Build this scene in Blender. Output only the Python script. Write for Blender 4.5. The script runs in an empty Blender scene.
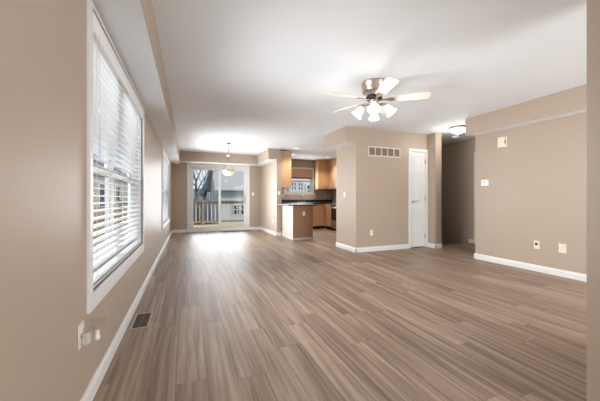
import bpy, bmesh, math, random
from mathutils import Vector, Matrix
random.seed(7)
PI = math.pi
scene = bpy.context.scene
C = scene.collection

# ------------------------------------------------------------------ camera
cam_d = bpy.data.cameras.new('camera')
cam_d.sensor_width = 36.0
cam_d.lens = 36.0 * 285.0 / 600.0
cam_d.shift_y = -2.0 / 600.0
cam_d.clip_start = 0.02
cam = bpy.data.objects.new('camera', cam_d)
cam.location = (0, 0, 1.05)
cam.rotation_euler = (PI / 2, 0, -math.atan2(300 - 188.5, 285.0))
C.objects.link(cam)
scene.camera = cam

# ------------------------------------------------------------------ world, sun, daylight, fill, exposure
scene.view_settings.view_transform = 'Standard'
scene.view_settings.look = 'None'
scene.view_settings.gamma = 1.0
scene.view_settings.use_curve_mapping = False
scene.view_settings.exposure = 0.0

w = bpy.data.worlds.new('sky')
scene.world = w
w.use_nodes = True
wn, wl = w.node_tree.nodes, w.node_tree.links
wn.clear()
wo = wn.new('ShaderNodeOutputWorld')
bg = wn.new('ShaderNodeBackground')
tc = wn.new('ShaderNodeTexCoord')
sep = wn.new('ShaderNodeSeparateXYZ')
rmp = wn.new('ShaderNodeValToRGB')
wl.new(tc.outputs['Generated'], sep.inputs[0])
wl.new(sep.outputs['Z'], rmp.inputs[0])
rmp.color_ramp.elements[0].position = 0.0
rmp.color_ramp.elements[0].color = (0.78, 0.86, 0.93, 1)
rmp.color_ramp.elements[1].position = 0.5
rmp.color_ramp.elements[1].color = (0.38, 0.55, 0.80, 1)
wl.new(rmp.outputs[0], bg.inputs[0])
bg.inputs[1].default_value = 1.0
wl.new(bg.outputs[0], wo.inputs[0])

def sun(loc, rot, e, ang):
    d = bpy.data.lights.new('sun', 'SUN'); d.energy = e; d.angle = ang; d.color = (1, .96, .9)
    o = bpy.data.objects.new('sun', d); o.rotation_euler = rot; o.location = loc; C.objects.link(o)
sun((6, -6, 12), Vector((-.60, .45, -.66)).to_track_quat('-Z', 'Y').to_euler(), 3.0, 0.2)

def area(name, loc, target, sx, sy, e, col=(1, 1, 1), spread=PI):
    d = bpy.data.lights.new(name, 'AREA'); d.shape = 'RECTANGLE'; d.size = sx; d.size_y = sy
    d.energy = e; d.color = col; d.spread = spread
    o = bpy.data.objects.new(name, d); o.location = loc
    o.rotation_euler = (Vector(target) - Vector(loc)).to_track_quat('-Z', 'Y').to_euler()
    C.objects.link(o)
    return o
# daylight through the windows and patio door
area('daylight_patio', (0.93, 9.44, 1.15), (0.93, 5, 1.15), 1.7, 1.9, 34, (0.94, 0.97, 1.0), math.radians(128))
area('daylight_near_window', (-.43, 2.7, 1.2), (1.5, 2.7, 1.2), 1.7, 1.3, 46, (0.95, 0.975, 1.0), math.radians(100))
area('daylight_far_window', (-.43, 7.3, 1.2), (1.5, 7.3, 1.25), 2.2, 1.3, 72, (0.95, 0.975, 1.0), math.radians(120))
area('skylight_near_window', (-1.5, 2.7, 1.9), (-.5, 2.7, 1.2), 2.0, 1.6, 60, (0.96, 0.98, 1.0))
area('skylight_far_window', (-1.5, 7.3, 1.9), (-.5, 7.3, 1.2), 2.4, 1.6, 50, (0.96, 0.98, 1.0))
area('daylight_kitchen', (3.7, 9.44, 1.65), (3.7, 6, 1.5), 1.0, 0.7, 15, (0.96, 0.98, 1.0))
area('fill_rear', (0.7, -2.8, .9), (0.9, 0.0, 2.4), 1.8, 1.4, 22, (0.95, 0.975, 1.0))  # added fill lamp behind the camera, the rear wall has no opening
area('fill_rear_right', (3.75, -2.8, 1.2), (2.9, 4.0, 2.6), 1.6, 1.9, 215, (0.95, 0.98, 1.0))  # added unseen fill, reaches the room past the shortened near wall

# ------------------------------------------------------------------ materials
def newmat(name):
    m = bpy.data.materials.new(name); m.use_nodes = True
    return m, m.node_tree.nodes, m.node_tree.links, m.node_tree.nodes['Principled BSDF']

def mat(name, col, rough=.5, metal=0.0, spec=.5, bump=0.0, bscale=200, emit=None, es=1.0, var=0.0, vscale=6, alpha=None):
    m, n, l, b = newmat(name)
    b.inputs['Base Color'].default_value = (*col, 1)
    b.inputs['Roughness'].default_value = rough
    b.inputs['Metallic'].default_value = metal
    b.inputs['Specular IOR Level'].default_value = spec
    tco = n.new('ShaderNodeTexCoord')
    if var:
        t = n.new('ShaderNodeTexNoise'); t.inputs['Scale'].default_value = vscale; t.inputs['Detail'].default_value = 4
        l.new(tco.outputs['Object'], t.inputs['Vector'])
        mx = n.new('ShaderNodeMix'); mx.data_type = 'RGBA'
        mx.inputs[6].default_value = (*[c * (1 - var) for c in col], 1)
        mx.inputs[7].default_value = (*[min(1, c * (1 + var)) for c in col], 1)
        l.new(t.outputs['Fac'], mx.inputs[0]); l.new(mx.outputs[2], b.inputs['Base Color'])
    if bump:
        t = n.new('ShaderNodeTexNoise'); t.inputs['Scale'].default_value = bscale; t.inputs['Detail'].default_value = 3
        l.new(tco.outputs['Object'], t.inputs['Vector'])
        bp = n.new('ShaderNodeBump'); bp.inputs['Strength'].default_value = bump; bp.inputs['Distance'].default_value = .004
        l.new(t.outputs['Fac'], bp.inputs['Height']); l.new(bp.outputs[0], b.inputs['Normal'])
    if emit:
        b.inputs['Emission Color'].default_value = (*emit, 1); b.inputs['Emission Strength'].default_value = es
    return m

def srgb(r, g, b):
    f = lambda v: (v / 255 / 12.92) if v / 255 <= .04045 else ((v / 255 + .055) / 1.055) ** 2.4
    return (f(r), f(g), f(b))

M = {}
M['wall'] = mat('taupe_wall_paint', srgb(172, 155, 139), .42, spec=.35, bump=.12, bscale=160, var=.015)
M['ceil'] = mat('ceiling_paint', srgb(236, 241, 245), .85, spec=.2, bump=.5, bscale=55)
M['white'] = mat('white_trim_paint', srgb(219, 218, 216), .35, spec=.45, var=.01)
M['white_dim'] = mat('white_vinyl', srgb(216, 216, 215), .4, var=.01)
M['slat'] = mat('blind_slat', srgb(238, 238, 238), .45, var=.01)
M['plate'] = mat('ivory_plastic', srgb(222, 211, 194), .4, var=.01)
M['whiteplastic'] = mat('white_plastic', srgb(238, 236, 233), .4, var=.01)
M['dark'] = mat('dark_slot', srgb(40, 36, 33), .6, var=.05)
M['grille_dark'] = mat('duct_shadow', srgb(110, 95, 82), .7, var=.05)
M['louvre'] = mat('louvre_paint', srgb(150, 132, 115), .5, var=.02)
M['grille'] = mat('grille_paint', srgb(214, 200, 184), .5, var=.02)
M['nickel'] = mat('brushed_nickel', srgb(190, 176, 162), .32, metal=.85, var=.04, vscale=30)
M['steel'] = mat('stainless_steel', srgb(190, 190, 190), .3, metal=.9, var=.03, vscale=20)
M['chrome'] = mat('chrome', srgb(225, 225, 228), .12, metal=1, var=.01)
M['bronze'] = mat('aged_nickel', srgb(120, 108, 98), .35, metal=.8, var=.05)
M['blackglass'] = mat('black_glass', srgb(22, 22, 24), .1, var=.02)
M['counter'] = mat('dark_laminate_countertop', srgb(44, 42, 42), .3, var=.15, vscale=60)
M['backsplash'] = mat('grey_backsplash', srgb(186, 176, 166), .4, var=.05, vscale=20)
M['blade'] = mat('pale_fan_blade', srgb(232, 223, 211), .45, var=.04, vscale=14)
M['mat_grey'] = mat('dark_door_mat', srgb(92, 88, 84), .9, bump=.6, bscale=400, var=.1, vscale=80)
M['register'] = mat('register_metal', srgb(168, 156, 144), .4, metal=.3, var=.05)
M['register_dark'] = mat('register_louvre_metal', srgb(92, 84, 78), .4, metal=.4, var=.05)
M['panel_white'] = mat('pale_panel', srgb(198, 192, 182), .35, var=.02)
M['deck'] = mat('deck_wood', srgb(222, 200, 150), .7, var=.12, vscale=9)
M['rail'] = mat('weathered_rail_wood', srgb(150, 132, 108), .75, var=.15, vscale=12)
M['baluster'] = mat('grey_baluster', srgb(206, 202, 194), .7, var=.1, vscale=12)
M['siding_white'] = mat('white_siding', srgb(214, 216, 216), .6, var=.03)
M['siding_grey'] = mat('grey_blue_siding', srgb(172, 177, 192), .6, var=.05)
M['siding_tan'] = mat('beige_siding', srgb(190, 182, 170), .6, var=.05)
M['roof'] = mat('grey_shingles', srgb(176, 174, 170), .8, var=.15, vscale=18, bump=.4, bscale=30)
M['roof_dark'] = mat('dark_shingles', srgb(112, 114, 118), .8, var=.15, vscale=18, bump=.4, bscale=30)
M['winglass'] = mat('dark_house_glass', srgb(70, 76, 86), .15, var=.1)
M['ground'] = mat('winter_grass', srgb(120, 122, 96), .9, var=.25, vscale=1.2)
M['bark'] = mat('grey_bark', srgb(104, 100, 96), .85, var=.2, vscale=12)
M['fence'] = mat('tan_fence', srgb(168, 150, 122), .8, var=.15, vscale=5)
M['shade_wood'] = mat('woven_wood_shade', srgb(214, 172, 136), .6, var=.1, vscale=40)

def tiled_splash():
    m, n, l, b = newmat('square_grey_tile')
    tco = n.new('ShaderNodeTexCoord'); mp = n.new('ShaderNodeMapping'); mp.inputs['Rotation'].default_value = (PI / 2, 0, 0)
    br = n.new('ShaderNodeTexBrick'); br.offset = 0
    br.inputs['Color1'].default_value = (*srgb(188, 178, 168), 1); br.inputs['Color2'].default_value = (*srgb(178, 167, 157), 1)
    br.inputs['Mortar'].default_value = (*srgb(160, 150, 142), 1)
    br.inputs['Scale'].default_value = 1; br.inputs['Brick Width'].default_value = .1; br.inputs['Row Height'].default_value = .1; br.inputs['Mortar Size'].default_value = .004
    l.new(tco.outputs['Object'], mp.inputs[0]); l.new(mp.outputs[0], br.inputs['Vector']); l.new(br.outputs['Color'], b.inputs['Base Color'])
    b.inputs['Roughness'].default_value = .3
    return m
M['tile'] = tiled_splash()

def wood(name, c1, c2, rough, axis=2, scale=26):
    m, n, l, b = newmat(name)
    tco = n.new('ShaderNodeTexCoord'); mp = n.new('ShaderNodeMapping')
    s = [scale, scale, scale]; s[axis] = scale * .06
    mp.inputs['Scale'].default_value = s
    t = n.new('ShaderNodeTexNoise'); t.inputs['Scale'].default_value = 1.6; t.inputs['Detail'].default_value = 6; t.inputs['Distortion'].default_value = .6
    mx = n.new('ShaderNodeMix'); mx.data_type = 'RGBA'
    mx.inputs[6].default_value = (*c1, 1); mx.inputs[7].default_value = (*c2, 1)
    l.new(tco.outputs['Object'], mp.inputs[0]); l.new(mp.outputs[0], t.inputs['Vector'])
    l.new(t.outputs['Fac'], mx.inputs[0]); l.new(mx.outputs[2], b.inputs['Base Color'])
    b.inputs['Roughness'].default_value = rough
    return m
M['oak'] = wood('honey_maple', srgb(184, 140, 100), srgb(206, 164, 124), .45)
M['oak_panel'] = wood('brown_wood_panel', srgb(146, 106, 76), srgb(160, 120, 88), .5)

def glass(name, tint=(1, 1, 1), g=.004):
    m = bpy.data.materials.new(name); m.use_nodes = True
    n, l = m.node_tree.nodes, m.node_tree.links; n.clear()
    o = n.new('ShaderNodeOutputMaterial'); mx = n.new('ShaderNodeMixShader'); tr = n.new('ShaderNodeBsdfTransparent'); gl = n.new('ShaderNodeBsdfGlossy')
    tr.inputs[0].default_value = (*tint, 1); gl.inputs['Roughness'].default_value = .02; mx.inputs[0].default_value = g
    l.new(tr.outputs[0], mx.inputs[1]); l.new(gl.outputs[0], mx.inputs[2]); l.new(mx.outputs[0], o.inputs[0])
    return m
M['glass'] = glass('window_glass')
M['clear'] = glass('clear_plastic', (.97, .96, .95), .12)

def lit_glass(name, col, es, base=(.9, .88, .84)):
    return mat(name, base, .35, emit=col, es=es)
M['shade_lit'] = lit_glass('lit_frosted_glass', (1, .93, .80), 1.1)
M['bowl_lit'] = lit_glass('lit_alabaster_glass', (1, .80, .50), .55, (.85, .75, .58))
M['hall_lit'] = lit_glass('lit_hall_bowl', (1, .97, .92), 1.3)
M['can_lit'] = lit_glass('lit_can_lens', (1, .98, .95), 2.0)
M['bulb'] = lit_glass('lit_bulb', (1, .95, .85), 3.0)
M['night_body'] = mat('smoky_plastic', srgb(196, 188, 180), .3, var=.02)
M['night'] = mat('frosted_bulb', srgb(240, 236, 228), .3, var=.01)

def floor_mat():
    m, n, l, b = newmat('wood_plank_floor')
    tco = n.new('ShaderNodeTexCoord')
    sp = n.new('ShaderNodeSeparateXYZ'); l.new(tco.outputs['Object'], sp.inputs[0])
    def math_(op, a, bb=None):
        q = n.new('ShaderNodeMath'); q.operation = op
        for i, v in enumerate((a, bb)):
            if v is None: continue
            if isinstance(v, (int, float)): q.inputs[i].default_value = v
            else: l.new(v, q.inputs[i])
        return q.outputs[0]
    W_, L_ = .165, 1.22
    u = math_('DIVIDE', math_('ADD', sp.outputs['X'], 20.03), W_)
    row = math_('FLOOR', u)
    wr = n.new('ShaderNodeTexWhiteNoise'); wr.noise_dimensions = '1D'; l.new(row, wr.inputs['W'])
    v = math_('ADD', math_('DIVIDE', math_('ADD', sp.outputs['Y'], 20.0), L_), math_('MULTIPLY', wr.outputs['Value'], 7.0))
    colu = math_('FLOOR', v)
    cmb = n.new('ShaderNodeCombineXYZ'); l.new(row, cmb.inputs[0]); l.new(colu, cmb.inputs[1])
    wp = n.new('ShaderNodeTexWhiteNoise'); wp.noise_dimensions = '2D'; l.new(cmb.outputs[0], wp.inputs['Vector'])
    # long streaks inside a plank, shifted per plank
    sh = n.new('ShaderNodeVectorMath'); sh.operation = 'MULTIPLY_ADD'
    l.new(wp.outputs['Color'], sh.inputs[0]); sh.inputs[1].default_value = (30, 30, 30); l.new(tco.outputs['Object'], sh.inputs[2])
    mp = n.new('ShaderNodeMapping'); mp.inputs['Scale'].default_value = (24, .75, 1); l.new(sh.outputs[0], mp.inputs[0])
    t1 = n.new('ShaderNodeTexNoise'); t1.inputs['Scale'].default_value = 1; t1.inputs['Detail'].default_value = 4; t1.inputs['Roughness'].default_value = .62; t1.inputs['Distortion'].default_value = .5
    l.new(mp.outputs[0], t1.inputs['Vector'])
    mp2 = n.new('ShaderNodeMapping'); mp2.inputs['Scale'].default_value = (90, 2.2, 1); l.new(sh.outputs[0], mp2.inputs[0])
    t2 = n.new('ShaderNodeTexNoise'); t2.inputs['Scale'].default_value = 1; t2.inputs['Detail'].default_value = 3
    l.new(mp2.outputs[0], t2.inputs['Vector'])
    f = math_('ADD', math_('ADD', math_('MULTIPLY', t1.outputs['Fac'], 1.0), math_('MULTIPLY', t2.outputs['Fac'], .24)), math_('MULTIPLY', wp.outputs['Value'], .12))
    cr = n.new('ShaderNodeValToRGB'); l.new(f, cr.inputs[0])
    e = cr.color_ramp.elements
    e[0].position = .46; e[0].color = (*srgb(100, 81, 67), 1)
    e[1].position = .90; e[1].color = (*srgb(178, 156, 137), 1)
    k = e.new(.60); k.color = (*srgb(127, 105, 88), 1)
    k = e.new(.73); k.color = (*srgb(152, 129, 111), 1)
    # seams
    fu = math_('FRACT', u); fv = math_('FRACT', v)
    du = math_('MULTIPLY', math_('MINIMUM', fu, math_('SUBTRACT', 1.0, fu)), W_)
    dv = math_('MULTIPLY', math_('MINIMUM', fv, math_('SUBTRACT', 1.0, fv)), L_)
    seam = math_('LESS_THAN', math_('MINIMUM', du, dv), .0014)
    mx = n.new('ShaderNodeMix'); mx.data_type = 'RGBA'; mx.inputs[7].default_value = (*srgb(66, 52, 45), 1)
    l.new(math_('MULTIPLY', seam, .6), mx.inputs[0]); l.new(cr.outputs[0], mx.inputs[6]); l.new(mx.outputs[2], b.inputs['Base Color'])
    l.new(math_('ADD', math_('MULTIPLY', t2.outputs['Fac'], .10), .40), b.inputs['Roughness'])
    b.inputs['Specular IOR Level'].default_value = .5
    bp = n.new('ShaderNodeBump'); bp.inputs['Strength'].default_value = .12; bp.inputs['Distance'].default_value = .002
    l.new(t2.outputs['Fac'], bp.inputs['Height']); l.new(bp.outputs[0], b.inputs['Normal'])
    return m
M['floor'] = floor_mat()

# ------------------------------------------------------------------ mesh helpers
class MB:
    def __init__(self):
        self.bm = bmesh.new()
    def box(self, x0, x1, y0, y1, z0, z1, mi=0):
        v = [self.bm.verts.new((x, y, z)) for x in (x0, x1) for y in (y0, y1) for z in (z0, z1)]
        for f in ((0, 1, 3, 2), (4, 6, 7, 5), (0, 4, 5, 1), (2, 3, 7, 6), (0, 2, 6, 4), (1, 5, 7, 3)):
            fc = self.bm.faces.new([v[i] for i in f]); fc.material_index = mi
        return self
    def bbox(self, x0, x1, y0, y1, z0, z1, b=.004, seg=2):
        t = bmesh.new()
        r = bmesh.ops.create_cube(t, size=1)
        for q in t.verts:
            q.co = ((x0 + x1) / 2 + q.co.x * (x1 - x0), (y0 + y1) / 2 + q.co.y * (y1 - y0), (z0 + z1) / 2 + q.co.z * (z1 - z0))
        bmesh.ops.bevel(t, geom=list(t.edges), offset=b, segments=seg, affect='EDGES', profile=.5)
        self._merge(t)
        return self
    def _merge(self, t, mtx=None):
        if mtx is not None: t.transform(mtx)
        me = bpy.data.meshes.new('tmp'); t.to_mesh(me); t.free()
        self.bm.from_mesh(me); bpy.data.meshes.remove(me)
    def prism(self, pts, axis, a0, a1):
        # pts: 2D outline in the two other axes (cyclic order), extruded along axis
        def P(p, a):
            return {'x': (a, p[0], p[1]), 'y': (p[0], a, p[1]), 'z': (p[0], p[1], a)}[axis]
        lo = [self.bm.verts.new(P(p, a0)) for p in pts]; hi = [self.bm.verts.new(P(p, a1)) for p in pts]
        self.bm.faces.new(lo); self.bm.faces.new(hi[::-1])
        n = len(pts)
        for i in range(n):
            self.bm.faces.new((lo[i], hi[i], hi[(i + 1) % n], lo[(i + 1) % n]))
        return self
    def lathe(self, prof, seg=32, mtx=None, cap=False):
        t = bmesh.new(); rings = []
        for r, z in prof:
            if r < 1e-6: rings.append([t.verts.new((0, 0, z))])
            else: rings.append([t.verts.new((r * math.cos(2 * PI * i / seg), r * math.sin(2 * PI * i / seg), z)) for i in range(seg)])
        for a, b in zip(rings, rings[1:]):
            for i in range(seg):
                j = (i + 1) % seg
                if len(a) == 1 and len(b) == 1: continue
                if len(a) == 1: t.faces.new((a[0], b[i], b[j]))
                elif len(b) == 1: t.faces.new((a[i], b[0], a[j]))
                else: t.faces.new((a[i], b[i], b[j], a[j]))
        for f in t.faces: f.smooth = True
        self._merge(t, mtx)
        return self
    def tube(self, pts, r, seg=10, r1=None):
        pts = [Vector(p) for p in pts]; t = bmesh.new(); rings = []
        n = len(pts)
        for k, p in enumerate(pts):
            d = (pts[min(k + 1, n - 1)] - pts[max(k - 1, 0)]).normalized()
            up = Vector((0, 0, 1)) if abs(d.z) < .95 else Vector((1, 0, 0))
            a = d.cross(up).normalized(); b = d.cross(a)
            rr = r if r1 is None else r + (r1 - r) * k / (n - 1)
            rings.append([t.verts.new(p + a * rr * math.cos(2 * PI * i / seg) + b * rr * math.sin(2 * PI * i / seg)) for i in range(seg)])
        for a, b in zip(rings, rings[1:]):
            for i in range(seg):
                t.faces.new((a[i], a[(i + 1) % seg], b[(i + 1) % seg], b[i]))
        t.faces.new(rings[0]); t.faces.new(rings[-1][::-1])
        for f in t.faces: f.smooth = len(f.verts) == 4
        self._merge(t)
        return self
    def build(self, name, mats, parent=None):
        bmesh.ops.recalc_face_normals(self.bm, faces=self.bm.faces)
        me = bpy.data.meshes.new(name); self.bm.to_mesh(me); self.bm.free()
        for mm in (mats if isinstance(mats, (list, tuple)) else [mats]): me.materials.append(mm)
        o = bpy.data.objects.new(name, me); C.objects.link(o)
        if parent: o.parent = parent
        return o

def tag(o, label=None, cat=None, group=None, kind=None):
    if label: o['label'] = label
    if cat: o['category'] = cat
    if group: o['group'] = group
    if kind: o['kind'] = kind
    return o
def thing(name, label, cat, loc=(0, 0, 0), rz=0, group=None, kind=None):
    o = bpy.data.objects.new(name, None); C.objects.link(o)
    o.location = loc; o.rotation_euler = (0, 0, rz); o.empty_display_size = .05
    return tag(o, label, cat, group, kind)
def struct(name, mb, m, label, cat, parent=None):
    o = mb.build(name, m, parent)
    if not parent: tag(o, label, cat, kind='structure')
    return o
def dup(root, loc, rz, label, group=None):
    r = root.copy(); C.objects.link(r); r.location = loc; r.rotation_euler = (0, 0, rz); r['label'] = label
    if group: r['group'] = group
    for ch in list(root.children):
        c = ch.copy(); C.objects.link(c); c.parent = r
        for g in list(ch.children):
            d = g.copy(); C.objects.link(d); d.parent = c
    return r
def smooth(o):
    for p in o.data.polygons: p.use_smooth = True
    return o

# ------------------------------------------------------------------ dimensions
LX, RX, CZ, BY, RY = -.48, 4.68, 2.44, 9.5, -3.0
CW = 4.76            # closet wall front
KX = 3.03            # kitchen side wall face
HX = 6.22            # hall wall

# ------------------------------------------------------------------ room shell
b = MB()
b.box(LX - .14, HX + .12, RY - .12, 4.85, -.2, 0).box(LX - .14, 5.05, 4.85, BY + .14, -.2, 0)
struct('floor', b, M['floor'], 'brown wood plank floor running toward the patio door', 'floor')
b = MB().box(LX - .14, HX + .12, RY - .12, BY + .14, CZ, CZ + .15)
struct('ceiling', b, M['ceil'], 'white textured ceiling', 'ceiling')

W1 = (1.785, 3.615, .55, 2.055)
W2 = (6.14, 8.46, .53, 2.055)
b = MB()
x0, x1 = LX - .14, LX
b.box(x0, x1, RY - .12, W1[0], 0, CZ).box(x0, x1, W1[1], W2[0], 0, CZ).box(x0, x1, W2[1], BY + .14, 0, CZ)
for q in (W1, W2):
    b.box(x0, x1, q[0], q[1], 0, q[2]).box(x0, x1, q[0], q[1], q[3], CZ)
struct('wall_left', b, M['wall'], 'taupe left wall with two windows', 'wall')

DO = (.02, 1.84, 0, 2.17)     # patio door opening
KW = (3.17, 4.20, 1.25, 2.10)  # kitchen window opening
b = MB(); y0, y1 = BY, BY + .14
b.box(LX, DO[0], y0, y1, 0, CZ).box(DO[0], DO[1], y0, y1, DO[3], CZ).box(DO[1], KW[0], y0, y1, 0, CZ)
b.box(KW[0], KW[1], y0, y1, 0, KW[2]).box(KW[0], KW[1], y0, y1, KW[3], CZ).box(KW[1], 5.12, y0, y1, 0, CZ)
struct('wall_back', b, M['wall'], 'taupe back wall with patio door and kitchen window', 'wall')

b = MB().box(2.30, 2.44, 7.67, BY, 0, CZ)
struct('wall_dining', b, M['wall'], 'short taupe wall between dining area and kitchen', 'wall')

CD = (4.37, 4.79, 0, 2.05)    # closet door opening
b = MB().box(KX, CD[0], CW, CW + .12, 0, CZ).box(CD[0], CD[1], CW, CW + .12, CD[3], CZ).box(CD[1], 4.84, CW, CW + .12, 0, CZ)
struct('wall_closet', b, M['wall'], 'taupe closet wall with return air grille and narrow white door', 'wall')
b = MB().box(KX, KX + .12, CW + .12, 5.55, 0, CZ).box(KX + .12, 4.84, 5.43, 5.55, 0, CZ)
struct('wall_pantry', b, M['wall'], 'pale lit taupe side wall beside the kitchen opening', 'wall')
b = MB().box(4.84, 5.01, 4.546, 5.55, 0, CZ).box(5.01, 5.05, 4.70, 5.55, 0, CZ).box(5.0, 5.12, 5.55, BY, 0, CZ)
b.box(5.01, 5.12, 4.86, BY, -2, -.2)
struct('wall_hall_end', b, M['wall'], 'narrow taupe wall end beside the closet door', 'wall')
b = MB().box(HX, HX + .12, .9, 8.1, -2, CZ).box(5.12, HX, 8.0, 8.12, -2, CZ).box(4.75, HX, .9, 1.02, 0, CZ)
struct('wall_hall', b, M['wall'], 'shaded taupe hall wall above the stairs', 'wall')
b = MB().box(RX, RX + .12, RY, 3.53, 0, CZ)
struct('wall_right', b, M['wall'], 'long taupe right wall with outlet plates', 'wall')
b = MB().box(1.842, 2.75, .655, .80, 0, CZ)
struct('wall_near', b, M['wall'], 'shaded taupe wall end at the right edge', 'wall')
b = MB().box(LX, RX, RY - .12, RY, 0, CZ)
struct('wall_rear', b, M['wall'], 'taupe wall behind the viewpoint', 'wall')

# soffits: side faces wall paint, undersides ceiling paint
def soffit(name, pts_or_boxes, label):
    b = MB()
    for q in pts_or_boxes: b.box(*q)
    b.bm.faces.ensure_lookup_table()
    o = b.build(name, [M['wall'], M['ceil']])
    for p in o.data.polygons:
        if abs(p.normal.z) > .9: p.material_index = 1
    tag(o, label, 'soffit', kind='structure')
SZ = 2.145
soffit('soffit_left', [(LX, -.24, RY, BY, 2.10, CZ)], 'long boxed soffit above the left windows')
soffit('soffit_back', [(-.24, 2.06, 9.05, BY, SZ, CZ)], 'boxed soffit above the patio door')
soffit('soffit_dining', [(2.06, 2.30, 7.67, BY, SZ, CZ)], 'short boxed soffit above the dining side wall')
soffit('soffit_kitchen', [(2.80, KX, CW, 5.65, SZ, CZ)], 'boxed soffit corner above the kitchen opening')
soffit('soffit_right', [(4.50, RX, RY, 3.58, SZ, CZ), (RX, RX + .12, 3.53, 3.58, SZ, CZ)], 'boxed soffit along the right wall')

# stairs going down in the hall
b = MB()
for k in range(8):
    b.box(5.05, HX, 4.85 + .26 * k, 4.85 + .26 * (k + 1), -2, -.19 * (k + 1))
b.box(5.05, HX, 6.93, 8.0, -2.1, -1.9)
struct('floor_stairs', b, M['floor'], 'wooden stairs going down in the hall', 'stairs')

# ------------------------------------------------------------------ baseboards (profiled)
def baseboard(name, runs, label):
    """runs: (x0,y0,x1,y1,nx,ny) wall line and normal into the room"""
    b = MB(); H_, T_ = .092, .016
    for (xa, ya, xb, yb, nx, ny) in runs:
        prof = [(0, 0), (T_, 0), (T_, H_ * .72), (T_ * .55, H_ * .86), (T_ * .4, H_), (0, H_)]
        A = [b.bm.verts.new((xa + nx * d, ya + ny * d, z)) for d, z in prof]
        Bv = [b.bm.verts.new((xb + nx * d, yb + ny * d, z)) for d, z in prof]
        b.bm.faces.new(A); b.bm.faces.new(Bv[::-1])
        for i in range(len(prof)):
            j = (i + 1) % len(prof); b.bm.faces.new((A[i], Bv[i], Bv[j], A[j]))
    struct(name, b, M['white'], label, 'baseboard')
t = .016
baseboard('baseboard_left', [(LX, RY, LX, BY, 1, 0)], 'white baseboard along the left wall')
baseboard('baseboard_back', [(LX, BY, -.05, BY, 0, -1), (1.91, BY, 2.30, BY, 0, -1)], 'white baseboard beside the patio door')
baseboard('baseboard_dining', [(2.30, 7.67 - t, 2.30, BY, -1, 0), (2.30 - t, 7.67, 2.44, 7.67, 0, -1)], 'white baseboard around the dining wall end')
baseboard('baseboard_closet', [(KX - t, CW, 4.31, CW, 0, -1), (KX, CW - t, KX, 5.55, -1, 0)], 'white baseboard along the closet wall corner')
baseboard('baseboard_hall', [(4.84, 4.546 - t, 4.84, CW, -1, 0), (4.84 - t, 4.546, 5.01, 4.546, 0, -1), (HX, 4.72, HX, 4.85, -1, 0)], 'white baseboard at the hall entrance')
baseboard('baseboard_right', [(RX, RY, RX, 3.53 + t, -1, 0)], 'white baseboard along the right wall')

# ------------------------------------------------------------------ left windows + blinds
def left_window(name, q, label):
    y0, y1, z0, z1 = q
    root = thing(name, label, 'window', (LX, (y0 + y1) / 2, z0), 0, kind='structure')
    h = (y1 - y0) / 2; H = z1 - z0
    # casing: thin side and head flanges, deep bottom apron (local: +x into the room)
    c = MB(); p = .016
    c.bbox(-.012, p, -h - .048, -h, -.085, H + .02, .003).bbox(-.012, p, h, h + .024, -.085, H + .02, .003)
    c.bbox(-.012, p, -h, h, H, H + .02, .003).bbox(-.012, p, -h, h, -.085, 0, .003)
    c.build('casing', M['white'], root)
    f = MB()
    xg0, xg1 = -.135, -.095
    f.box(xg0, xg1, -h, -h + .05, 0, H).box(xg0, xg1, h - .05, h, 0, H).box(xg0, xg1, -h + .05, h - .05, 0, .05).box(xg0, xg1, -h + .05, h - .05, H - .05, H)
    f.box(xg0, xg1, -.045, .045, .05, H - .05)
    f.build('frame', M['white_dim'], root)
    for s in (-1, 1):
        a, bb = (-h + .05, -.045) if s < 0 else (.045, h - .05)
        m = H * .465
        sb = MB()
        for zz0, zz1, xo in ((.05, m + .025, 0.0), (m - .025, H - .05, -.012)):
            X0, X1 = -.118 + xo, -.100 + xo
            sb.box(X0, X1, a, a + .04, zz0, zz1).box(X0, X1, bb - .04, bb, zz0, zz1).box(X0, X1, a + .04, bb - .04, zz0, zz0 + .045).box(X0, X1, a + .04, bb - .04, zz1 - .045, zz1)
        so = sb.build('sash', M['white_dim'], root)
        gb = MB()
        for zz0, zz1, xo in ((.05, m + .025, 0.0), (m - .025, H - .05, -.012)):
            gb.box(-.110 + xo, -.107 + xo, a + .03, bb - .03, zz0 + .03, zz1 - .03)
        gb.build('pane', M['glass'], so)
    # jamb lining
    j = MB(); j.box(-.095, -.012, -h, -h + .012, 0, H).box(-.095, -.012, h - .012, h, 0, H).box(-.095, -.012, -h + .012, h - .012, 0, .012).box(-.095, -.012, -h + .012, h - .012, H - .012, H)
    j.build('jamb', M['white_dim'], root)
left_window('window_1', W1, 'large near window in the left wall')
left_window('window_2', W2, 'far window in the left wall')

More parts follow.
